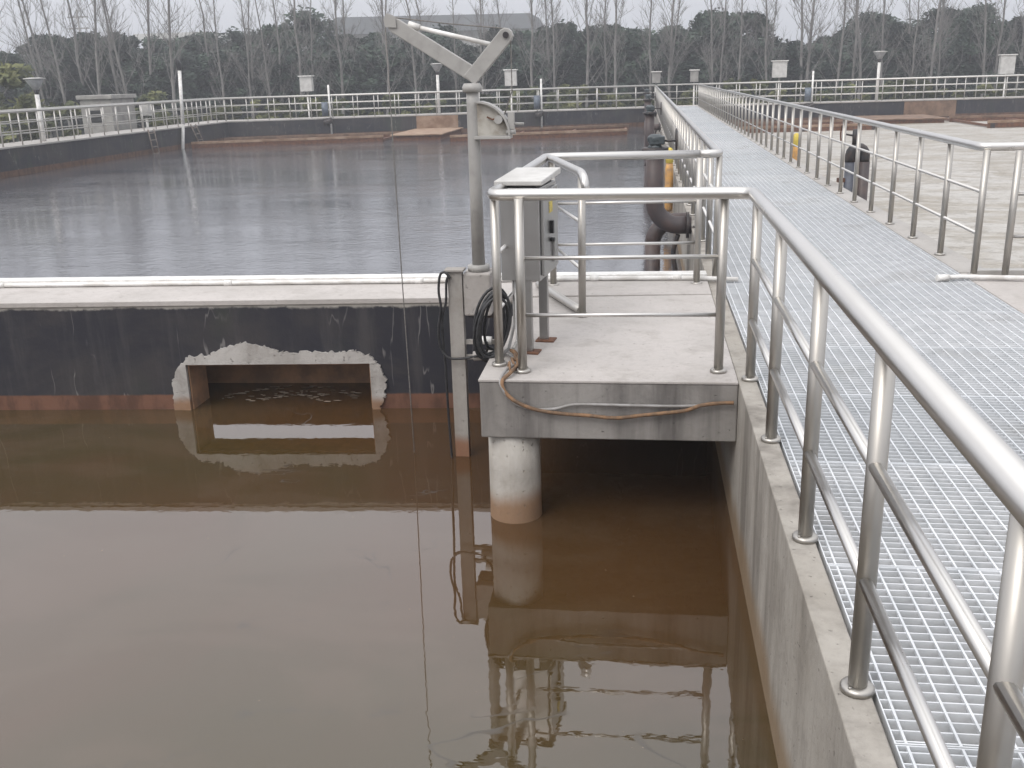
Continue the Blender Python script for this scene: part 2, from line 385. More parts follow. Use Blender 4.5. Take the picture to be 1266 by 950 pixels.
# troughs along the far walls
def trough(label, x0, x1, f, offs, z, legs=False, name='effluent_trough'):
    xm = (x0 + x1) / 2
    t = thing(name, (xm, f(xm) - offs[0], z), label, 'trough', 'steel troughs along the far pool wall')
    s_ = (f(1) - f(0))
    for k, o_ in enumerate(offs):
        zz = z - .05 * k
        MB().prism([(x0, f(x0) - o_), (x1, f(x1) - o_), (x1, f(x1) - o_ + .16), (x0, f(x0) - o_ + .16)], zz - .10, zz).build('beam', M['beamface'] if k == 0 else M['rustlight'], t)
        MB().prism([(x0, f(x0) - o_ + .02), (x1, f(x1) - o_ + .02), (x1, f(x1) - o_ + .13), (x0, f(x0) - o_ + .13)], zz - .30, zz - .10).build('web', M['rust'], t)
    n = max(2, int((x1 - x0) / 2.4))
    for k in range(n + 1):
        x = x0 + .1 + (x1 - x0 - .3) * k / n
        MB().box((x, f(x) - offs[0] + .05, z - .28), (x + .1, f(x) + .02, z - .18)).build('cross_arm', M['rust'], t)
        if legs: MB().box((x, f(x) - offs[0] + .02, -1.6), (x + .18, f(x) - offs[0] + .16, z - .10)).build('leg', M['pipedark'], t)
    return t
trough('rusty twin beam trough in the pool corner by the ladder', -19.6, -11.6, fl, (5.2, 1.6), -.66)
trough('rusty twin beam trough between the weir ledge and the walkway', -8.3, -.7, fl, (7.4, 2.4), -.66)
trough('rusty beam trough starting beside the walkway in the foamy pool', 3.6, 10.0, fr, (8.5, 3.5), -.66, True)
trough('rusty beam trough on dark feet, farthest along the foamy pool', 14.4, 32, fr, (9.5, 4.0), -.62, True)
t = thing('weir_box', (-10.2, 43.5, WZ), 'brown weir box projecting below the rust stained panel behind the crane', 'weir box', 'weir boxes')
MB().box((-11.2, 44.9, -1.4), (-9.0, 50.3, -.72)).build('body', M['rust'], t)
MB().box((-11.3, 44.8, -.72), (-8.9, 50.3, -.66)).build('rim', M['beamface'], t, .01)
t = thing('weir_box', (11, 45.5, WZ), 'brown weir box under the rust stained panel in the foamy pool', 'weir box', 'weir boxes')
MB().box((10.4, 50.2, -1.4), (14.0, 54.2, -.76)).build('body', M['rust'], t)
MB().box((10.3, 50.1, -.76), (14.1, 54.2, -.70)).build('rim', M['rustlight'], t, .01)

# wall between the pools, with its opening
OX0, OX1, OZ = -3.774, -2.217, -.53
t = thing('dividing_wall', (-3, 8, 0), 'dark coated wall between the pools with a square flow opening', 'wall')
RX0, RX1, TH = -4.7, -1.35, .32                       # recess behind the opening, wall thickness there
b = MB()
b.prism([(-20.01, cf(-20)), (RX0, cf(RX0)), (RX0, cb(RX0)), (-20.01, cb(-20))], -2.4, -.002)
b.prism([(RX1, cf(RX1)), (.555, cf(.555)), (.555, cb(.555)), (RX1, cb(RX1))], -2.4, -.002)
b.prism([(RX0, cf(RX0)), (OX0, cf(OX0)), (OX0, cf(OX0) + TH), (RX0, cf(RX0) + TH)], -2.4, -.16)
b.prism([(OX1, cf(OX1)), (RX1, cf(RX1)), (RX1, cf(RX1) + TH), (OX1, cf(OX1) + TH)], -2.4, -.16)
b.prism([(OX0, cf(OX0)), (OX1, cf(OX1)), (OX1, cf(OX1) + TH), (OX0, cf(OX0) + TH)], OZ, -.16)
b.prism([(RX0, cf(RX0)), (RX1, cf(RX1)), (RX1, cb(RX1)), (RX0, cb(RX0))], -.16, -.002)
b.build('wall_body', M['cross'], t)
MB().prism([(RX0, cb(RX0) - .12), (RX1, cb(RX1) - .12), (RX1, cb(RX1) - .01), (RX0, cb(RX0) - .01)], -2.2, -.52).build('baffle_plate', M['reveal'], t)
b = MB(); b.prism([(-20.0, cf(-20) - .012), (-.955, cf(-.955) - .012), (-.955, cf(-.955) + .02), (.553, cf(.553) + .02), (.553, cb(.553) + .012), (-20.0, cb(-20) + .012)], -.03, .012)
b.build('coping', M['slab'], t, .004)
MB().prism([(-20.0, cb(-20) - .14), (.553, cb(.553) - .14), (.553, cb(.553)), (-20.0, cb(-20))], .012, .05).build('raised_lip', M['white'], t, .006)
b = MB()                                              # stained lining of the opening
b.prism([(OX0 + .002, cf(OX0) + .003), (OX0 + .014, cf(OX0) + .004), (OX0 + .014, cf(OX0) + TH - .003), (OX0 + .002, cf(OX0) + TH - .003)], -1.3, OZ - .016)
b.prism([(OX1 - .014, cf(OX1) + .003), (OX1 - .002, cf(OX1) + .003), (OX1 - .002, cf(OX1) + TH - .003), (OX1 - .014, cf(OX1) + TH - .003)], -1.3, OZ - .016)
b.prism([(OX0 + .002, cf(OX0) + .003), (OX1 - .002, cf(OX1) + .003), (OX1 - .002, cf(OX1) + TH - .003), (OX0 + .002, cf(OX0) + TH - .003)], OZ - .016, OZ - .002)
b.build('opening_lining', M['reveal'], t)
# ragged mortar patch round the opening
outer = [(-3.925, -1.05), (-3.925, -.885), (-3.91, -.669), (-3.838, -.541), (-3.737, -.458), (-3.548, -.445), (-3.452, -.39), (-3.275, -.343), (-3.074, -.38), (-2.976, -.422),
         (-2.841, -.437), (-2.601, -.426), (-2.467, -.441), (-2.33, -.421), (-2.199, -.471), (-2.137, -.555), (-2.091, -.681), (-2.106, -.808), (-2.150, -.893), (-2.15, -1.05)]
pr = random.Random(3)
def dense(pl, k, j):
    o_ = []
    for (a, c_), (e_, f_) in zip(pl, pl[1:]):
        for q in range(k):
            u = q / k; o_.append((a + (e_ - a) * u + pr.uniform(-j, j), c_ + (f_ - c_) * u + pr.uniform(-j, j)))
    return o_ + [pl[-1]]
ou = dense(outer, 9, .013)
inner = []
def inn(x, z):
    zc = min(z, OZ); xc = min(max(x, OX0), OX1)
    if z < OZ: xc = OX0 if x < -3 else OX1
    return (xc, zc)
inner = [inn(*p) for p in ou]
b = MB(); T = .024; m_ = len(ou)
for (x, z) in ou: b.v.append(Vector((x, cf(x) - T, z)))
for (x, z) in inner: b.v.append(Vector((x, cf(x) - T - .006, z)))
for (x, z) in ou: b.v.append(Vector((x, cf(x), z)))
for (x, z) in inner: b.v.append(Vector((x, cf(x), z)))
for k in range(m_ - 1):
    b.face((k, k + 1, m_ + k + 1, m_ + k)); b.face((k + 1, k, 2 * m_ + k, 2 * m_ + k + 1)); b.face((m_ + k, m_ + k + 1, 3 * m_ + k + 1, 3 * m_ + k))
b.build('mortar_patch', M['mortar'], t)

b = MB(); b.tube([(-20, 7.60, .035), (-12, 7.87, .034), (-5.7, 8.10, .034), (-1.9, 8.27, .034), (-.4, 8.37, .034), (.3, 8.39, .032), (.56, 8.37, .03), (.80, 8.33, .03)], .02, 8)
pp = b.build('white_pipe', M['whitepipe']); tag(pp, 'thin white pipe running along the top of the wall between the pools', 'pipe')
for x, y in ((-12, 7.87), (-5.7, 8.10), (-3.6, 8.194), (-1.9, 8.27), (-.4, 8.37), (.3, 8.39)):
    MB().cyl((x - .035, y - .0015, .034), (x + .035, y + .0015, .034), .025, 10).build('coupling', M['white'], pp)

# foam curls in the opening
fr_ = random.Random(5); b = MB()
for k in range(95):
    a_ = fr_.uniform(20, 165); rr = fr_.choice((.62, .60, .42, .30)) + fr_.uniform(-.04, .04)
    x = -3.0 + rr * 1.05 * math.cos(R(a_)); y = 7.72 + rr * .85 * math.sin(R(a_))
    if not (OX0 + .05 < x < OX1 - .05) or y > 8.27: continue
    i = len(b.v); q = fr_.randint(5, 7); sx_ = fr_.uniform(.012, .05); sy_ = fr_.uniform(.006, .016)
    for j in range(q):
        an = 2 * math.pi * j / q; b.v.append(Vector((x + sx_ * math.cos(an) * fr_.uniform(.6, 1.2), y + sy_ * math.sin(an) * fr_.uniform(.6, 1.2), WZ + .004)))
    b.face([i + j for j in range(q)])
tag(b.build('foam', M['scumfoam']), 'pale foam curls drifting through the flow opening', kind='stuff')

# walkway wall, channel, kerbs
t = thing('walkway_channel', (1.6, 20, 0), 'concrete channel carrying the grating walkway, streaked grey outer wall', 'walkway')
MB().box((.557, -8, -2.4), (.66, 53.4, 0)).build('side_wall', M['wallside'], t, .006)
b = MB(); b.box((.66, -8, -2.4), (2.69, 53.4, -.42)); b.box((.66, -8, -.42), (.70, 53.4, -.036)); b.box((2.65, -8, -.42), (2.69, 53.4, -.036)); b.build('channel_floor', M['conc'], t)
MB().box((2.69, 8.78, -2.4), (2.95, 53.5, 0)).build('kerb_wall', M['conc'], t, .006)
MB().box((.553, 53.4, -2.4), (2.95, 55, 0)).build('end_deck', M['slab'], t, .006)
t = thing('concrete_deck', (5, 6, 0), 'plain concrete deck beside the grating at the railing corner', 'deck')
MB().box((2.692, -8, -2.4), (12, 8.76, -.002)).build('deck_slab', M['slab'], t, .008)

# platform
t = thing('platform', (-.2, 6.6, 0), 'concrete platform on a round column holding the stainless cabinet', 'platform')
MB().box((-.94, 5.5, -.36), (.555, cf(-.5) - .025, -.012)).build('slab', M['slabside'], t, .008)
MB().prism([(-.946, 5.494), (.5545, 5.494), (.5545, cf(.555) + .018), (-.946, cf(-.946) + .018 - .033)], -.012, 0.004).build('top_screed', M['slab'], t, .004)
b = MB(); b.tube([(-.765, 5.68, z) for z in (-2.3, -1.2, -.95, -.86, -.6, -.36)], [.163, .163, .164, .161, .160, .159], 40); b.build('column', M['column'], t)

# grating panels
PW = (.674, 2.676)
g = MB()
for k in range(22):
    y = .012 + k * .0455; g.box((PW[0] + .004, y, -.032), (PW[1] - .004, y + .005, -.003))
for k in range(29):
    x = PW[0] + .03 + k * .0690
    g.box((x - .0035, .002, -.012), (x + .0035, .994, 0))
g.box((PW[0], 0, -.034), (PW[0] + .004, .996, -.001)); g.box((PW[1] - .004, 0, -.034), (PW[1], .996, -.001))
g.box((PW[0] + .004, 0, -.034), (PW[1] - .004, .004, -.001)); g.box((PW[0] + .004, .992, -.034), (PW[1] - .004, .996, -.001))
pan = g.build('grating_panel', M['grate'])
tag(pan, 'galvanised steel grating panel laid across the walkway channel between the two railings', 'grating panel', 'grating panels of the walkway')
pan.location = (0, -.69, 0)
for k in range(1, 54):
    c_ = pan.copy(); C.objects.link(c_); c_.location = (rnd.uniform(-.002, .002), -.69 + k, rnd.uniform(-.0012, .0012))

# ------------------------------------------------------------------ railings
H = 1.05
def post_mesh(r, flange=True, n=14, h=H, mat='post'):
    b = MB(); b.cyl((0, 0, 0), (0, 0, h - .02), r, n); p = b.build('post', M[mat]); 
    f = None
    if flange:
        b = MB(); b.tube([(0, 0, .0), (0, 0, .014), (0, 0, .02), (0, 0, .022)], [r * 1.75, r * 1.75, r * 1.55, r * 1.0], 20); f = b.build('flange', M[mat])
    return p, f
POST = post_mesh(.0275); POSTFAR = post_mesh(.024, False, 8, H, 'steelfar')
BOLT = [MB().cyl((0, 0, 0), (0, 0, .010), .006, 6).build('bolt', M['post'])]
C.objects.unlink(BOLT[0])
for o in (POST[0], POST[1], POSTFAR[0]): C.objects.unlink(o)
def add_post(t, proto, x, y, z=0):
    p = proto[0].copy(); C.objects.link(p); p.parent = t; p.location = Vector((x, y, z)) - t.location
    if proto[1]:
        f = proto[1].copy(); C.objects.link(f); f.parent = p
        if y < 9 and BOLT:
            for a in (.8, 3.94):
                q = BOLT[0].copy(); C.objects.link(q); q.parent = p; q.location = (.037 * math.cos(a), .037 * math.sin(a), .018)
def lerp(a, b, t): return a + (b - a) * t
def mids(t, a, b, r=.0145, mat='steel', zs=(.35, .69), n=8):
    for z in zs: MB().tube([(a[0], a[1], z), (b[0], b[1], z)], r, n).build('mid_rail', M[mat], t)
# platform railing: near walkway run, platform front, left and back
t = thing('railing', (.61, 5.6, 0), 'stainless railing nearest the viewer, wrapping round the concrete platform', 'railing', 'stainless railings')
path = rounded([(.600, -1.5, H), (.605, 5.66, H), (-.87, 5.72, H), (-.80, 8.40, H), (.46, 8.44, H)], .09)
path = path[:-1] + [Vector((.46, 8.44, H))]
MB().tube(path, .0345, 16).build('handrail', M['steel'], t)
for y in (-.4, .58, 1.555, 2.543, 3.51, 4.57, 5.559): add_post(t, POST, .624, y)
for y0, y1 in ((-.4, .58), (.58, 1.555), (1.555, 2.543), (2.543, 3.51), (3.51, 4.57), (4.57, 5.559)): mids(t, (.618, y0), (.618, y1), .0185, n=12)
for x, y in ((.455, 5.70), (-.70, 5.66), (-.86, 5.80), (-.735, 8.20), (.455, 8.265)): add_post(t, POST, x, y, .004)
mids(t, (-.70, 5.67), (.455, 5.70), .0125); mids(t, (-.86, 5.80), (-.735, 8.20), .0125); mids(t, (-.735, 8.20), (.455, 8.265), .0125)
# short gate leaf at the back corner
add_post(t, POST, -.427, 7.097, .004)
MB().tube(rounded([(-.80, 8.36, H), (-.70, 8.1, H + .0), (-.42, 6.98, H + .0), (-.395, 6.88, H - .03), (-.385, 6.86, H - .13)], .07), .030, 14).build('gate_handrail', M['steel'], t)
mids(t, (-.735, 8.20), (-.427, 7.097), .0125)
# walkway railings
def run(t, x, y0, y1, proto, step=.995, r=.0145, hr=.0345, mat='steel', first=None):
    n = int((y1 - y0) / step)
    for k in range(n + 1): add_post(t, proto, x, y0 + k * step)
    mids(t, (x, y0), (x, y0 + n * step), r, mat, n=7)
t = thing('railing', (.625, 8.5, 0), 'stainless railing running away from the platform along the walkway', 'railing', 'stainless railings')
MB().tube(rounded([(.46, 8.447, H), (.622, 8.46, H), (.615, 8.8, H), (.60, 53.0, H)], .08), .0345, 14).build('handrail', M['steel'], t)
run(t, .625, 8.5, 53, POST)
t = thing('railing', (2.74, 8.6, 0), 'stainless railing between the grating and the foamy pool, turning at the deck', 'railing', 'stainless railings')
MB().tube(rounded([(11.5, 8.30, H), (2.72, 8.66, H), (2.72, 53.2, H)], .07), .0345, 14).build('handrail', M['steel'], t)
run(t, 2.76, 8.62, 53, POST)
for k in range(7): add_post(t, POST, 2.96 + k * 1.2, 8.48 - .04 * k * 1.2)
for z in (.35, .69): MB().tube([(2.96, 8.48, z), (10.9, 8.16, z)], .0145, 8).build('mid_rail', M['steel'], t)
MB().box((2.76, 8.60, .0), (11.3, 8.68, .05)).build('toe_rail', M['steelfar'], t, .004)
b = MB(); b.tube([(2.42, 8.38, .028), (2.60, 8.43, .028), (3.2, 8.36, .028), (8, 8.1, .028)], .020, 8); pp = b.build('white_pipe', M['whitepipe'])
tag(pp, 'short white pipe lying on the deck below the railing corner', 'pipe')
MB().cyl((2.40, 8.375, .028), (2.50, 8.40, .028), .028, 10).build('end_cap', M['white'], pp)
# perimeter railings
def far_rail(label, A, B, inset):
    A = Vector((*A, 0)); B = Vector((*B, 0)); Lg = (B - A).length; n = int(Lg / 1.02)
    t = thing('perimeter_railing', A, label, 'railing', 'perimeter railings')
    n = min(n, 98)
    for k in range(n + 1):
        p = A.lerp(B, k / n); add_post(t, POSTFAR, p.x, p.y)
    u = Vector((0, 0, 1))
    MB().tube([A + u * H, B + u * H], .038, 8).build('handrail', M['steelfar'], t)
    for z in (.36, .70): MB().tube([A + u * z, B + u * z], .019, 6).build('mid_rail', M['steelfar'], t)
far_rail('weathered railing on the pool side of the long side walkway', (-20.08, -7.5), (-20.08, fl(-20) + .1), 0)
far_rail('weathered railing on the outer edge of the long side walkway', (-21.35, -7.5), (-21.35, fl(-21.3) + 1.7), 0)
far_rail('pale railing on the end wall behind the crane, pool side', (-20.08, fl(-20) + .15), (.58, fl(.58) + .08), 0)
far_rail('outer railing behind the end wall beyond the crane', (-21.35, fl(-21.3) + 1.75), (.6, fl(.6) + 1.5), 0)
far_rail('pale railing on the end wall of the foamy pool, pool side', (2.8, fr(2.8) + .08), (44, fr(44) + .08), 0)
far_rail('outer railing behind the end wall of the foamy pool', (.7, fr(.6) + 1.5), (44, fr(44) + 1.5), 0)

# ------------------------------------------------------------------ crane
t = thing('davit_crane', (-1.24, 7.5, .29), 'grey swivel davit crane with Y shaped arms on a concrete block', 'crane')
Y = 7.5
b = MB(); b.tube([(-1.25, Y, z) for z in (.29, .9, 1.5, 1.60)], [.050, .048, .046, .046], 24); b.build('pole', M['crane'], t)
b = MB(); b.tube([(-1.25, Y, z) for z in (.27, .272, .315, .32)], [.05, .085, .085, .05], 24); b.build('base_flange', M['crane'], t)
b = MB(); b.tube([(-1.25, Y, z) for z in (1.595, 1.60, 1.63, 1.66)], [.05, .07, .075, .06], 24); b.build('swivel_head', M['crane'], t)
def beam(a, c, wd, dep, name, end=.0):
    a = Vector(a); c = Vector(c); u = (c - a).normalized(); v = Vector((-u.z, 0, u.x)); Lg = (c - a).length; h = wd / 2
    poly = [(0, -h), (Lg, -h)] + [(Lg + h * .9 * math.cos(q), h * math.sin(q)) for q in (-.9, -.3, .3, .9)] + [(Lg, h), (0, h)]
    m = MB().plate(poly, a - Vector((0, dep / 2, 0)), u, v, (0, dep, 0)).build(name, M['crane'], t, .006); return m
la = beam((-1.205, Y, 1.70), (-1.80, Y, 2.075), .105, .06, 'long_arm')
sa = beam((-1.265, Y - .001, 1.68), (-.985, Y - .001, 1.985), .105, .066, 'short_arm')
MB().cyl((-.985, Y - .05, 1.985), (-.985, Y + .05, 1.985), .022, 14).build('bolt', M['pipedark'], sa)
for yy in (Y - .045, Y + .033): MB().plate([(-.035, -.035), (.045, -.04), (.045, .03), (-.02, .06), (-.045, .02)], (-1.83, yy, 2.10), (1, 0, 0), (0, 0, 1), (0, .012, 0)).build('cheek_plate', M['crane'], la)
b = MB(); b.tube([(-1.835, Y - .028, 2.10), (-1.835, Y - .015, 2.10), (-1.835, Y, 2.10), (-1.835, Y + .015, 2.10), (-1.835, Y + .028, 2.10)], [.040, .030, .026, .030, .040], 18); b.build('pulley', M['winch'], la)
MB().cyl((-1.66, Y, 2.065), (-1.06, Y, 1.915), .016, 12).build('tie_rod', M['white'], t)
MB().cyl((-1.70, Y, 2.083), (-1.62, Y, 2.055), .024, 12).build('turnbuckle', M['white'], t)
b = MB(); b.tube([(-1.83, Y, 2.135), (-1.40, Y, 2.075), (-.985, Y, 2.03), (-.955, Y, 2.0), (-.955, Y, 1.6), (-1.02, Y, 1.42)], .0045, 6); b.build('upper_wire', M['rope'], t)
# winch guard: quarter-round housing
pl = [(0, 0)] + [(.235 * math.cos(q), .235 * math.sin(q)) for q in [k * math.pi / 2 / 10 for k in range(11)]]
wn = MB().plate(pl, (-1.215, Y - .03, 1.285), (1, 0, 0), (0, 0, 1), (0, .012, 0)).build('winch_guard', M['winch'], t)
b = MB(); q0 = [(.235 * math.cos(q), .235 * math.sin(q)) for q in [k * math.pi / 2 / 10 for k in range(11)]]; q1 = [(x * 1.06, z * 1.06) for x, z in q0]
b.plate(q0 + q1[::-1], (-1.215, Y - .085, 1.285), (1, 0, 0), (0, 0, 1), (0, .13, 0)); b.build('rim', M['crane'], wn)
MB().box((-1.235, Y - .09, 1.262), (-.965, Y + .05, 1.283)).build('shelf', M['crane'], wn, .003)
b = MB(); b.cyl((-1.05, Y - .10, 1.40), (-1.05, Y + .04, 1.40), .03, 14); b.box((-.985, Y - .06, 1.33), (-.94, Y - .0, 1.45)); b.cyl((-.99, Y - .03, 1.37), (-.87, Y - .03, 1.365), .010, 8); b.cyl((-1.0, Y - .05, 1.31), (-.93, Y - .05, 1.31), .018, 10); b.build('gear_bracket', M['crane'], wn)
MB().tube([(-1.14, Y - .045, 1.42), (-1.10, Y - .05, 1.40), (-1.04, Y - .05, 1.42), (-1.0, Y - .05, 1.40)], .006, 6).build('crank', M['rust'], wn)
t.location = (-1.116, 6.75, .431); t.scale = (.9, .9, .9)
b = MB(); b.tube([(-1.685, 6.74, 2.06), (-1.678, 6.73, 1.3), (-1.668, 6.71, .4), (-1.655, 6.69, -.4), (-1.64, 6.67, -1.4)], .004, 6)
tag(b.build('wire_rope', M['rope']), 'thin wire rope hanging from the crane arm tip into the brown water', 'rope')
t = thing('crane_pedestal', (-1.13, 6.75, 0), 'square concrete block bracketed off the platform edge, carrying the crane', 'pedestal')
MB().box((-1.222, 6.63, .115), (-1.03, 6.87, .412)).build('block', M['slab'], t, .012)
b = MB(); b.box((-1.20, 6.70, .085), (-.955, 6.80, .115)); b.build('support_arm', M['pipedark'], t)
MB().box((-.955, 6.70, -.30), (-.9405, 6.80, .115)).build('support_plate', M['pipedark'], t)

# guide channel post with its cable
t = thing('guide_post', (-1.27, 6.65, -2), 'tall weathered steel channel post standing in the water beside the platform', 'post')
b = MB(); b.box((-1.325, 6.62, -2.1), (-1.225, 6.628, .43)); b.box((-1.325, 6.628, -2.1), (-1.317, 6.69, .43)); b.box((-1.233, 6.628, -2.1), (-1.225, 6.69, .43)); b.build('channel', M['channel'], t, .002)
MB().box((-1.345, 6.60, .43), (-1.21, 6.71, .445)).build('top_plate', M['channel'], t, .003)
b = MB(); b.box((-1.225, 6.64, -.09), (-.941, 6.67, -.06)); b.build('bracket', M['channel'], t)
b = MB(); b.box((-1.225, 6.64, -.20), (-.941, 6.67, -.17)); b.build('bracket', M['channel'], t)
b = MB(); b.cyl((-1.13, 6.61, -.05), (-1.03, 6.61, -.055), .03, 12); b.build('clamp', M['whitepipe'], t)
b = MB(); b.cyl((-1.16, 6.60, -.165), (-1.0, 6.60, -.15), .035, 12); b.build('clamp', M['mortar'], t)
def spl(pts, k=6):
    P_ = [Vector(p) for p in pts]; o_ = []
    for i in range(len(P_) - 1):
        p0 = P_[max(i - 1, 0)]; p1 = P_[i]; p2 = P_[i + 1]; p3 = P_[min(i + 2, len(P_) - 1)]
        for j in range(k):
            u = j / k
            o_.append(.5 * ((2 * p1) + (p2 - p0) * u + (2 * p0 - 5 * p1 + 4 * p2 - p3) * u * u + (3 * p1 - p0 - 3 * p2 + p3) * u ** 3))
    return o_ + [P_[-1]]
b = MB()
b.tube(spl([(-1.30, 6.59, .39), (-1.335, 6.59, .43), (-1.37, 6.59, .41), (-1.385, 6.59, .30), (-1.375, 6.59, .18), (-1.40, 6.59, .03), (-1.39, 6.59, -.10), (-1.34, 6.58, -.17), (-1.26, 6.58, -.18), (-1.15, 6.57, -.16), (-1.05, 6.45, -.10), (-1.02, 6.35, .0)]), .009, 8)
b.tube(spl([(-1.31, 6.60, .41), (-1.33, 6.60, .36), (-1.34, 6.60, .22), (-1.375, 6.60, .08), (-1.365, 6.60, -.25), (-1.36, 6.60, -.6), (-1.345, 6.60, -1.1)]), .009, 8)
tag(b.build('black_cable', M['black']), 'black cable looped over the channel post and dropping into the water', 'cable')
b = MB(); cr = random.Random(2)
for k in range(8):
    cx_ = -.93 + cr.uniform(-.02, .02); cz = .20 + cr.uniform(-.02, .02); a_ = .085 + cr.uniform(-.02, .03); c2 = .21 + cr.uniform(-.03, .02); yy = 6.02 + cr.uniform(-.07, .07)
    b.tube([(cx_ + a_ * math.cos(q) + .03 * math.sin(q), yy + .04 * math.cos(q), cz + c2 * math.sin(q)) for q in [2 * math.pi * j / 28 for j in range(28)]], .0095, 8, closed=True)
tag(b.build('cable_coil', M['black']), 'bundle of black cable loops hung on the platform rail by the cabinet', 'cable coil')

# ------------------------------------------------------------------ cabinet
t = thing('control_cabinet', (-.72, 6.30, .004), 'stainless steel control cabinet with sloping lid on two legs', 'cabinet', rz=R(-7)); t['_local'] = 1
hw = .125
cbn = MB().box((-hw, -.23, .47), (hw, .25, 1.045)).build('cabinet_body', M['cabinet'], t, .006)
b = MB(); hx = .15
b.v = [Vector(p) for p in ((-hx, -.25, 1.06), (hx, -.25, 1.06), (hx, .32, 1.08), (-hx, .32, 1.08), (-hx, -.25, 1.09), (hx, -.25, 1.09), (hx, .32, 1.12), (-hx, .32, 1.12))]
for q in ((3, 2, 1, 0), (4, 5, 6, 7), (0, 1, 5, 4), (1, 2, 6, 5), (2, 3, 7, 6), (3, 0, 4, 7)): b.face(q)
b.build('lid', M['boxgrey'], t, .006)
MB().box((-hw + .02, -.21, 1.045), (hw - .02, .23, 1.062)).build('neck', M['blackpl'], t)
dr = MB().box((hw + .001, -.20, .50), (hw + .022, .22, 1.02)).build('door', M['cabinet'], t, .004)
MB().box((hw + .0225, -.05, .87), (hw + .0245, .05, .94)).build('sticker', M['sticker'], dr)
b = MB(); b.box((hw + .022, -.03, .74), (hw + .045, .0, .82)); b.cyl((hw + .022, -.015, .70), (hw + .05, -.015, .70), .014, 10); b.build('latch', M['blackpl'], dr)
MB().box((hw + .022, .03, .55), (hw + .04, .06, .70)).build('padlock_hasp', M['cabinet'], dr, .003)
for (x, y) in ((.03, -.19), (.065, .12)):
    lg = MB().box((x - .03, y - .02, .006), (x + .03, y + .02, .47)).build('leg', M['cabinet'], t, .004)
    MB().box((x - .05, y - .06, 0), (x + .075, y + .05, .010)).build('foot_plate', M['rust'], lg, .002)
b = MB(); b.tube([(-.06, -.12, .47), (-.06, -.12, .05), (-.07, -.2, .02)], .012, 8); b.build('conduit', M['whitepipe'], t)
b = MB(); b.tube([(-.095, -.05, .47), (-.095, -.05, .15), (-.10, -.2, .02), (-.11, -.4, .015)], .010, 8); b.build('conduit', M['hosegrey'], t)
b = MB(); b.tube([(-.85, 8.10, .04), (-.80, 7.98, .04), (-.50, 7.27, .04), (-.44, 7.14, .04)], .030, 12)
tag(b.build('loose_pipe', M['steelfar']), 'grey pipe lying on the platform between the cabinet and the gate post', 'pipe')

# hose and conduit on the slab face
b = MB(); b.tube(spl([(-.82, 6.05, .03), (-.78, 5.92, .045), (-.74, 5.75, .03), (-.76, 5.56, .03), (-.80, 5.485, .0), (-.785, 5.47, -.06), (-.72, 5.465, -.12), (-.60, 5.465, -.168), (-.45, 5.465, -.19), (-.3, 5.468, -.20), (-.145, 5.466, -.212), (0, 5.468, -.195), (.134, 5.466, -.178), (.26, 5.468, -.16), (.34, 5.466, -.13), (.43, 5.468, -.115), (.53, 5.47, -.11)], 8), .0115, 8)
tag(b.build('hose', M['hose']), 'rust coloured hose sagging across the front face of the platform', 'hose')
b = MB(); b.tube(spl([(-.84, 6.0, .02), (-.80, 5.9, .035), (-.755, 5.78, .025), (-.80, 5.60, .025), (-.81, 5.478, -.02), (-.74, 5.472, -.12), (-.64, 5.474, -.165), (-.50, 5.476, -.165), (-.40, 5.476, -.14), (-.30, 5.477, -.135), (0, 5.477, -.138), (.2, 5.477, -.138), (.33, 5.477, -.133)], 8), .009, 8)
tag(b.build('conduit', M['hosegrey']), 'thin grey conduit above the rusty hose on the platform face', 'conduit')
cr = random.Random(9); b = MB()
for k in range(5):
    x = -.77 + cr.uniform(-.03, .03); y = 5.62 + .09 * k
    b.tube(spl([(x, y, .012), (x + cr.uniform(-.03, .03), y + .05, .06), (x + cr.uniform(-.03, .03), y + .1, .02)]), .008, 6)
tag(b.build('rope_tangle', M['hose']), 'frayed rusty rope tangled round the corner post foot', 'rope')

# ------------------------------------------------------------------ valve pipes, floats, inverted pipe
t = thing('valve_pipe', (.14, 11.5, 0), 'brown elbow pipe with valve handwheel just behind the platform railing', 'pipe', 'valve pipes along the walkway wall')
b = MB(); b.tube([(.135, 11.5, .86), (.135, 11.5, .35)] + arc((.41, 11.5, .30), .275, 180, 270, (1, 0, 0), (0, 0, 1), 8) + [(.555, 11.5, .025)], .10, 20); b.build('elbow', M['pipe'], t)
b = MB(); b.cyl((.50, 11.5, .025), (.53, 11.5, .025), .15, 20); b.build('flange', M['pipedark'], t)
b = MB(); b.cyl((.135, 11.5, .85), (.135, 11.5, .895), .150, 24); b.build('flange', M['pipedark'], t)
v = MB(); v.tube([(.135, 11.5, .895), (.135, 11.5, .93), (.135, 11.5, .97), (.135, 11.5, 1.01), (.135, 11.5, 1.04)], [.09, .06, .09, .09, .05], 16); v.box((.07, 11.42, .93), (.24, 11.58, 1.02)); v = v.build('valve', M['valve'], t, .01)
MB().cyl((.24, 11.5, .965), (.37, 11.5, .965), .011, 8).build('stem', M['pipedark'], v)
b = MB(); b.ring((.37, 11.5, .965), (1, 0, 0), .125, .012, 24, 6)
for q in range(4): b.cyl((.37, 11.5, .965), (.37, 11.5 + .12 * math.cos(q * 1.57), .965 + .12 * math.sin(q * 1.57)), .008, 6)
b.build('handwheel', M['pipedark'], v)
b = MB(); b.tube([(.13, 12.1, -.28), (.13, 12.1, -1.6)], .095, 18); b.build('drop_pipe', M['pipe'], t)
b = MB(); b.tube(arc((.40, 12.1, -.28), .27, 180, 90, (1, 0, 0), (0, 0, 1), 6) + [(.556, 12.1, -.01)], .095, 16); b.build('drop_elbow', M['pipe'], t)
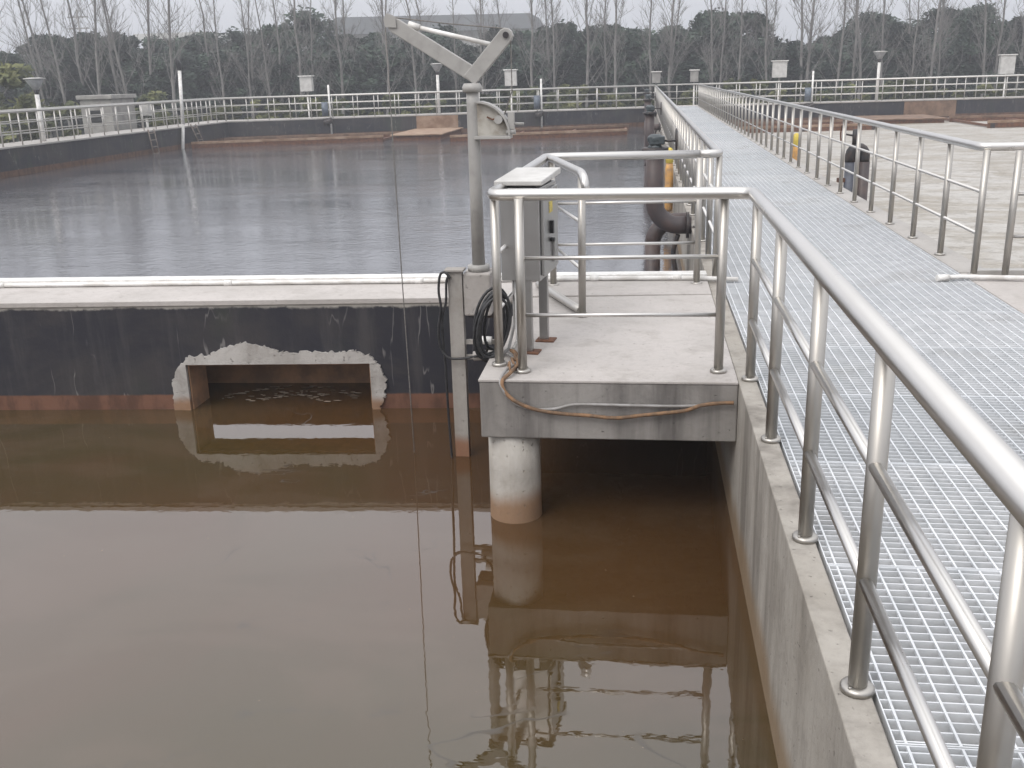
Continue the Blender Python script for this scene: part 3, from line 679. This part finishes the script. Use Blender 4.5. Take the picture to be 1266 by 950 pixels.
b = MB(); b.tube(spl([(.41, 11.5, -.08), (.36, 11.5, -.3), (.40, 11.48, -.6), (.42, 11.5, -1.2)]), .028, 8); b.build('drain_pipe', M['pipedark'], t)
vp = t
dup(vp, (.14, 22, 0), 'brown valve pipe, second along the walkway wall behind the first handwheel')
dup(vp, (.14, 33, 0), 'brown valve pipe, third along the walkway wall towards the far end')
dup(vp, (.14, 44, 0), 'brown valve pipe, last along the walkway wall before the end wall')
def fl_s(x, y, label):
    t = thing('float_sensor', (x, y, -.5), label, 'float', 'yellow capped floats')
    b = MB(); b.tube([(x, y, z) for z in (-.62, -.58, -.3, .10, .20)], [.05, .07, .075, .07, .06], 18); b.build('body', M['orange'], t)
    b = MB(); b.tube([(x, y, z) for z in (.20, .21, .38, .44, .46)], [.05, .066, .066, .05, .02], 18); b.build('cap', M['yellow'], t)
    s = 1 if x > 1.5 else -1
    MB().box((min(x, x - s * .12), y - .02, -.2), (max(x, x - s * .12), y + .02, -.14)).build('bracket', M['steelfar'], t)
fl_s(.455, 17.6, 'orange float with yellow cap between the brown pipes and the walkway wall')
fl_s(3.05, 21.0, 'brownish float with yellow cap at the edge of the foamy pool')
t = thing('inverted_pipe', (3.22, 15.9, -1), 'dark topped pipe in the foamy pool, its shaded half shaped as a blue grey leg', 'pipe')
b = MB(); b.tube([(3.12, 15.9, -1.5), (3.12, 15.9, .32)], .072, 16); b.build('leg', M['pipeshade'], t)  # leg added to paint the pipe's shaded half in blue-grey
b = MB(); b.tube([(3.33, 15.9, -1.5), (3.33, 15.9, .32)], .085, 16); b.build('leg', M['pipe'], t)
b = MB(); b.tube([(3.12, 15.9, .32), (3.12, 15.9, .40)] + arc((3.225, 15.9, .42), .105, 180, 0, (1, 0, 0), (0, 0, 1), 8) + [(3.33, 15.9, .40), (3.33, 15.9, .32)], .078, 16); b.build('bend', M['pipedark'], t)
b = MB(); b.cyl((3.17, 15.9, .58), (3.17, 15.9, .80), .04, 12); b.cyl((3.17, 15.9, .70), (2.98, 15.9, .74), .014, 8); b.build('valve', M['pipedark'], t)
b = MB(); b.ring((2.98, 15.9, .74), (1, 0, 0), .12, .013, 20, 6); b.build('handwheel', M['rust'], t)
MB().box((2.951, 15.85, .02), (3.06, 15.95, .08)).build('wall_bracket', M['rust'], t)

# ------------------------------------------------------------------ lamps, poles, boxes on the perimeter
def lamp(x, y, top, label, wide=.30, base=0.0):
    t = thing('lamp_post', (x, y, base), label, 'lamp post', 'white lamp posts round the pools')
    MB().cyl((x, y, base), (x, y, top - .55), .075, 12).build('pole', M['white'], t)
    MB().cyl((x, y, top - .55), (x, y, top - .40), .06, 12, .10).build('collar', M['pipedark'], t)
    b = MB(); b.tube([(x, y, top - .40), (x, y, top - .07), (x, y, top - .05)], [.09, wide, wide], 18); h_ = b.build('lamp_head', M['lamp'], t)
    b = MB(); b.tube([(x, y, top - .05), (x, y, top - .02), (x, y, top)], [wide + .05, wide + .06, wide * .6], 18); b.build('lamp_cap', M['boxgrey'], h_)
lamp(-20.6, 33.0, 2.10, 'white lamp post with conical head on the long side walkway')
lamp(-10.2, fl(-10.2) + .55, 2.42, 'white lamp post with conical head under the crane long arm')
lamp(11.9, fr(11.9) + .55, 2.42, 'white lamp post with conical head beyond the foamy pool')
t = thing('tall_pole', (-19.9, 42.4, 0), 'tall white pole with black lamp head rising from the pool beside the ladder', 'pole')
b = MB(); b.tube([(-19.86, 41.9, -1.5), (-19.88, 42.4, .1)], .07, 12); b.build('lower_pole', M['boxgrey'], t)
MB().tube([(-19.88, 42.4, .1), (-19.93, 42.8, 2.35)], .075, 12).build('upper_pole', M['white'], t)
b = MB(); b.tube([(-19.93, 42.8, 2.33), (-19.93, 42.8, 2.42), (-19.93, 42.75, 2.62), (-19.93, 42.6, 2.82)], [.08, .11, .13, .04], 12); b.build('lamp_head', M['blackpl'], t)
def ladder(y0, y1, label):
    t = thing('ladder', (-19.95, (y0 + y1) / 2, 0), label, 'ladder', 'ladders on the side wall')
    for y in (y0, y0 + .5): MB().tube([(-19.9, y, .05), (-19.8, y + (y1 - y0), -1.3)], .03, 8).build('stile', M['ladder'], t)
    for k in range(5):
        u = .12 + k * .2; MB().tube([(-19.9 + .1 * u, y0 + (y1 - y0) * u, .05 - 1.35 * u), (-19.9 + .1 * u, y0 + .5 + (y1 - y0) * u, .05 - 1.35 * u)], .02, 6).build('rung', M['ladder'], t)
ladder(43.2, 44.0, 'slanting ladder into the water, beyond the tall pole')
ladder(39.2, 39.3, 'upright ladder into the water, before the tall pole')
def stub(x, y, label, motor=True):
    t = thing('vent_stub', (x, y, 0), label, 'pole', 'white stub poles on the far railing')
    MB().cyl((x, y, -.9), (x, y, 1.55), .05, 10).build('stub_pipe', M['white'], t)
    if motor:
        b = MB(); b.cyl((x - .22, y - .1, .1), (x - .22, y - .1, .75), .16, 12); b.build('motor', M['motor'], t)
        b = MB(); b.cyl((x - .3, y - .1, -.25), (x + .1, y - .1, -.1), .14, 12); b.build('pump_body', M['pipedark'], t)
stub(-15.2, fl(-15.2) - .12, 'white stub pole with small motor, nearest the pool corner')
stub(-5.1, fl(-5.1) - .12, 'white stub pole with blue grey motor, between crane and walkway')
stub(8.5, fr(8.5) - .12, 'white stub pole with small motor beyond the foamy pool')
def fbox(x, y, z0, z1, wd, label, mat='boxgrey', base=-2.1):
    t = thing('junction_box', (x, y, base), label, 'box', 'boxes on stands behind the far railing')
    MB().box((x - wd / 2, y - .16, z0), (x + wd / 2, y + .16, z1 - .05)).build('box_body', M[mat], t, .015)
    MB().box((x - wd / 2 - .06, y - .22, z1 - .05), (x + wd / 2 + .06, y + .22, z1)).build('rain_cap', M['white'], t, .01)
    MB().cyl((x, y, base), (x, y, z0), .05, 10).build('stand', M['steelfar'], t)
fbox(-17.0, fl(-17) + 2.6, 1.25, 2.02, .62, 'pale box on a stand behind the railing near the pool corner')
fbox(-6.9, fl(-6.9) + 2.6, 1.22, 2.05, .62, 'pale box on a stand just past the crane short arm')
fbox(.66, fl(.5) + 2.3, 1.15, 1.75, .44, 'small pale box behind the walkway end, beside the pool railing', 'shed')
fbox(2.66, fr(2.5) + 2.3, 1.15, 1.78, .42, 'small pale box behind the walkway end, beside the foamy pool railing', 'shed')
fbox(7.15, fr(7) + 2.6, 1.25, 2.12, .74, 'broad pale box on a stand before the stub pole')
fbox(19.0, fr(19) + 2.6, 1.1, 2.1, .74, 'pale box on a stand at the far end beyond the foamy pool')
t = thing('shed', (-23, 42, -2.1), 'low grey concrete shed behind the side walkway railing', 'shed')
MB().box((-23.7, 41, -2.1), (-22.3, 43, 1.25)).build('walls', M['shed'], t, .02)
MB().box((-23.8, 40.9, 1.25), (-22.2, 43.1, 1.42)).build('roof', M['shed'], t, .02)
MB().box((-23.3, 40.98, .3), (-22.8, 41.0, .8)).build('window', M['blackpl'], t)
t = thing('junction_box', (-22.3, 44, -2.1), 'white box on a stand between the shed and the side railing', 'box', 'boxes on stands behind the far railing')
MB().box((-22.5, 43.8, .45), (-22.1, 44.1, 1.0)).build('box_body', M['boxgrey'], t, .015); MB().cyl((-22.3, 43.95, -2.1), (-22.3, 43.95, .55), .06, 10).build('stand', M['steelfar'], t)

# ------------------------------------------------------------------ distant buildings
t = thing('warehouse', (-32, 155, -2.1), 'long grey warehouse roof rising behind the trees above the crane', 'building')
MB().box((-46, 150.5, -2.1), (-16.5, 175, 8.4)).build('walls', M['shed'], t)
b = MB(); b.v = [Vector(p) for p in ((-48, 149.5, 8.2), (-15.8, 149.5, 8.2), (-15.8, 176, 8.2), (-48, 176, 8.2), (-46.6, 156, 11.0), (-16.9, 156, 10.6), (-16.9, 170, 10.6), (-46.6, 170, 11.0))]
for q in ((0, 1, 5, 4), (1, 2, 6, 5), (2, 3, 7, 6), (3, 0, 4, 7), (4, 5, 6, 7)): b.face(q)
b.build('roof', M['roof'], t)
t = thing('hall', (-74, 160, -2.1), 'pale low hall roof showing through the bare trees', 'building')
MB().box((-79, 158, -2.1), (-69, 175, 8.9)).build('walls', M['shed'], t); MB().box((-80, 157, 8.9), (-68, 176, 9.7)).build('roof', M['boxgrey'], t)
t = thing('utility_pole', (-68, 120, -2.1), 'distant utility pole with two crossarms among bare trees', 'pole')
MB().cyl((-68, 120, -2.1), (-68, 120, 10.8), .16, 8, .11).build('pole', M['shed'], t)
for z in (8.6, 9.9): MB().box((-69.3, 119.9, z), (-66.7, 120.1, z + .16)).build('crossarm', M['shed'], t)

# ------------------------------------------------------------------ trees and shrubs
def crown(mb, r, clumps, leaves_, size, W, Hh, z0):
    for _ in range(clumps):
        u = r.random(); z = z0 + (Hh - z0) * u ** .9
        rad = W * (1 - max(0, u - .6) / .47) ** .5 * r.uniform(.2, 1)
        a = r.uniform(0, 6.283); c = Vector((rad * math.cos(a), rad * math.sin(a), z)); cr_ = r.uniform(.35, .75) * W * .33
        for _ in range(leaves_):
            dv = Vector((r.gauss(0, 1), r.gauss(0, 1), r.gauss(0, 1))).normalized() * cr_ * r.uniform(.5, 1.1)
            p = c + dv; u1 = Vector((r.gauss(0, 1), r.gauss(0, 1), r.gauss(0, 1))).normalized(); v1 = u1.orthogonal().normalized()
            s_ = size * r.uniform(.6, 1.3); i = len(mb.v)
            mb.v += [p - u1 * s_, p + v1 * s_ * .5, p + u1 * s_, p - v1 * s_ * .5]; mb.face((i, i + 1, i + 2, i + 3))
ORD = ['first', 'second', 'third', 'fourth', 'fifth', 'sixth', 'seventh', 'eighth', 'ninth', 'tenth', 'eleventh', 'twelfth', 'thirteenth', 'fourteenth', 'fifteenth', 'sixteenth', 'seventeenth', 'eighteenth']
MARKS = [(-99, 'the left picture edge'), (-20.35 / 33.0, 'the side walkway lamp post'), (-19.93 / 42.8, 'the tall black-headed pole'), (-15.2 / 48.8, 'the corner stub pole'),
         (-1.835 / 7.5, 'the crane rope'), (-1.25 / 7.5, 'the crane pole'), (-5.1 / 51.8, 'the blue grey motor pole'), (.6 / 53, 'the walkway entrance'), (7.15 / 56.6, 'the broad pale box'), (11.9 / 54.5, 'the lamp post beyond the foamy pool'), (19 / 57, 'the last pale box')]
def name_by_marks(objs, what):
    objs = sorted(objs, key=lambda o: o.location.x / o.location.y); cnt = {}
    for o in objs:
        q = o.location.x / o.location.y; k = max(i for i, m in enumerate(MARKS) if m[0] <= q); cnt[k] = cnt.get(k, 0) + 1
        o['label'] = '%s, %s right of %s' % (what, ORD[cnt[k] - 1], MARKS[k][1])
def tree_proto(seed, what):
    r = random.Random(seed); t = thing(what, (0, 0, 0), 'x', 'tree'); t['_local'] = 1
    return r, t
def back(y0, s_, x): return y0 + s_ * x
evs = []; protos = []
for k in range(4):
    r, t = tree_proto(20 + k, 'evergreen_tree')
    b = MB(); b.tube([(0, 0, 0), (.05, .05, 2.5), (r.uniform(-.2, .2), 0, 5.2)], [.16, .12, .04], 8); b.build('trunk', M['barkdark'], t)
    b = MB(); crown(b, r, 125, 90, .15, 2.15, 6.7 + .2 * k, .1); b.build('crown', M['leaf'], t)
    tag(t, None, 'tree', 'dense evergreen trees behind the pools'); protos.append(t)
tr = random.Random(11); first = set()
x = -50
row = 0
for row, (yb, sp, hs_) in enumerate(((66, 2.4, .90), (71.5, 2.5, 1.03))):
    x = -54 + row * 1.3
    while x < 35:
        k = tr.randrange(4); y = yb + .16 * x + 5 + tr.uniform(-.7, .7)
        hh = hs_ * tr.uniform(.80, 1.12) * (1.0 + .05 * math.sin(x * .21))
        if 8 < x < 15: hh *= .84
        sc = (tr.uniform(1.1, 1.5), tr.uniform(1.1, 1.4), hh)
        if k not in first: first.add(k); o = protos[k]; o.location = (x, y, -2.1); o.scale = sc
        else: o = dup(protos[k], (x, y, -2.1), rz=tr.uniform(0, 6.28), scale=sc)
        evs.append((row, o)); x += sp * tr.uniform(.8, 1.2)
name_by_marks([o for r_, o in evs if r_ == 0], 'front row evergreen')
name_by_marks([o for r_, o in evs if r_ == 1], 'back row evergreen')

def branch(mb, r, p, dr, ln, rad, depth):
    pts = [p]; dd = dr.copy(); n = 4
    for k in range(n):
        dd = (dd + Vector((r.gauss(0, .10), r.gauss(0, .10), .10 + r.gauss(0, .06)))).normalized(); pts.append(pts[-1] + dd * ln / n)
    mb.tube(pts, [rad * (1 - .8 * k / n) for k in range(n + 1)], 4 if depth else 5, caps=False)
    if depth > 0:
        for _ in range(r.randint(4, 6)):
            q = r.uniform(.25, .95); i = min(int(q * n), n - 1); s_ = pts[i].lerp(pts[i + 1], q * n - i)
            sd = (dd + Vector((r.gauss(0, .6), r.gauss(0, .6), r.gauss(.1, .3)))).normalized()
            branch(mb, r, s_, sd, ln * r.uniform(.3, .55), rad * .55, depth - 1)
protos = []
for k in range(5):
    r, t = tree_proto(50 + k, 'bare_poplar')
    Hh = r.uniform(12.5, 15); lean = r.uniform(-1.6, 1.6); pts = [Vector((lean * (q / 8) ** 1.5 + r.gauss(0, .05), r.gauss(0, .06), Hh * q / 8)) for q in range(9)]
    b = MB(); b.tube(pts, [.105 * (1 - .86 * q / 8) + .010 for q in range(9)], 8); b.build('trunk', M['bark'], t)
    b = MB(); z = 2.6
    while z < Hh - .5:
        q = z / Hh * 8; i = min(int(q), 7); p = pts[i].lerp(pts[i + 1], q - i); a = r.uniform(0, 6.283)
        ang = r.uniform(.35, .75); dr = Vector((math.cos(a) * math.sin(ang), math.sin(a) * math.sin(ang), math.cos(ang)))
        branch(b, r, p, dr, (Hh - z) * r.uniform(.16, .30) + .5, .032 * (1 - .6 * z / Hh), 2); z += r.uniform(.28, .55)
    b.build('branches', M['bark'], t); tag(t, None, 'tree', 'bare poplars behind the far railing'); protos.append(t)
pops = []; first = set()
for row, (yb, sp) in enumerate(((60.5, 2.1), (64.5, 2.8))):
    x = -49 + row
    while x < 30:
        k = tr.randrange(5); y = yb + .16 * x + 5 + tr.uniform(-1, 1); sc = tr.uniform(.72, 1.08); sc = (sc, sc, sc * tr.uniform(.95, 1.1))
        if k not in first: first.add(k); o = protos[k]; o.location = (x, y, -2.1); o.scale = sc
        else: o = dup(protos[k], (x, y, -2.1), rz=tr.uniform(0, 6.28), scale=sc)
        pops.append((row, o)); x += sp * tr.uniform(.45, 1.5)
name_by_marks([o for r_, o in pops if r_ == 0], 'bare poplar nearer the railing')
name_by_marks([o for r_, o in pops if r_ == 1], 'bare poplar farther back')
protos = []
for k in range(3):
    r, t = tree_proto(90 + k, 'shrub')
    b = MB(); b.tube([(0, 0, 0), (0, .05, 1.4)], [.06, .03], 6); b.build('stem', M['barkdark'], t)
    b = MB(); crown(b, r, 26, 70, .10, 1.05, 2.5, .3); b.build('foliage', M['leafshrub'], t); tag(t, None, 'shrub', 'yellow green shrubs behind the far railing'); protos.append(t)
shr = []; first = set(); x = -24
while x < 24:
    k = tr.randrange(3); y = 58.6 + .24 * min(x, 0) + .10 * max(x, 0) + tr.uniform(-.6, .6); s_ = tr.uniform(.9, 1.28); sc = (s_ * 1.15, s_ * 1.15, s_)
    if k not in first: first.add(k); o = protos[k]; o.location = (x, y, -2.1); o.scale = sc
    else: o = dup(protos[k], (x, y, -2.1), rz=tr.uniform(0, 6.28), scale=sc)
    shr.append(o); x += tr.uniform(.9, 1.8)
name_by_marks(shr, 'yellow green shrub')
for (xx, yy, s_, lb) in ((-27.6, 42.5, 1.85, 'large rounded yellow green bush at the picture edge behind the side walkway'), (-24.6, 49.5, 1.35, 'yellow green bush behind the tall pole and shed')):
    o = dup(protos[1], (xx, yy, -2.1), lb, 1.0, (s_ * 1.2, s_ * 1.2, s_)); o['group'] = 'bushes beside the side walkway'

# ------------------------------------------------------------------ haze
b = MB(); b.box((-265, -65, -3.1), (265, 335, 17.5))
hz = b.build('haze', bpy.data.materials.new('haze_air')); hm = hz.data.materials[0]; hm.use_nodes = True
hn = hm.node_tree; hn.nodes.clear(); ho = hn.nodes.new('ShaderNodeOutputMaterial'); pv = hn.nodes.new('ShaderNodeVolumePrincipled')
pv.inputs['Color'].default_value = (.90, .92, .97, 1); pv.inputs['Density'].default_value = .0025; pv.inputs['Anisotropy'].default_value = .2
hn.links.new(pv.outputs[0], ho.inputs['Volume'])
tag(hz, 'thin pale haze over the pools', kind='stuff')
for o in S.objects:
    if '_local' in o: del o['_local']
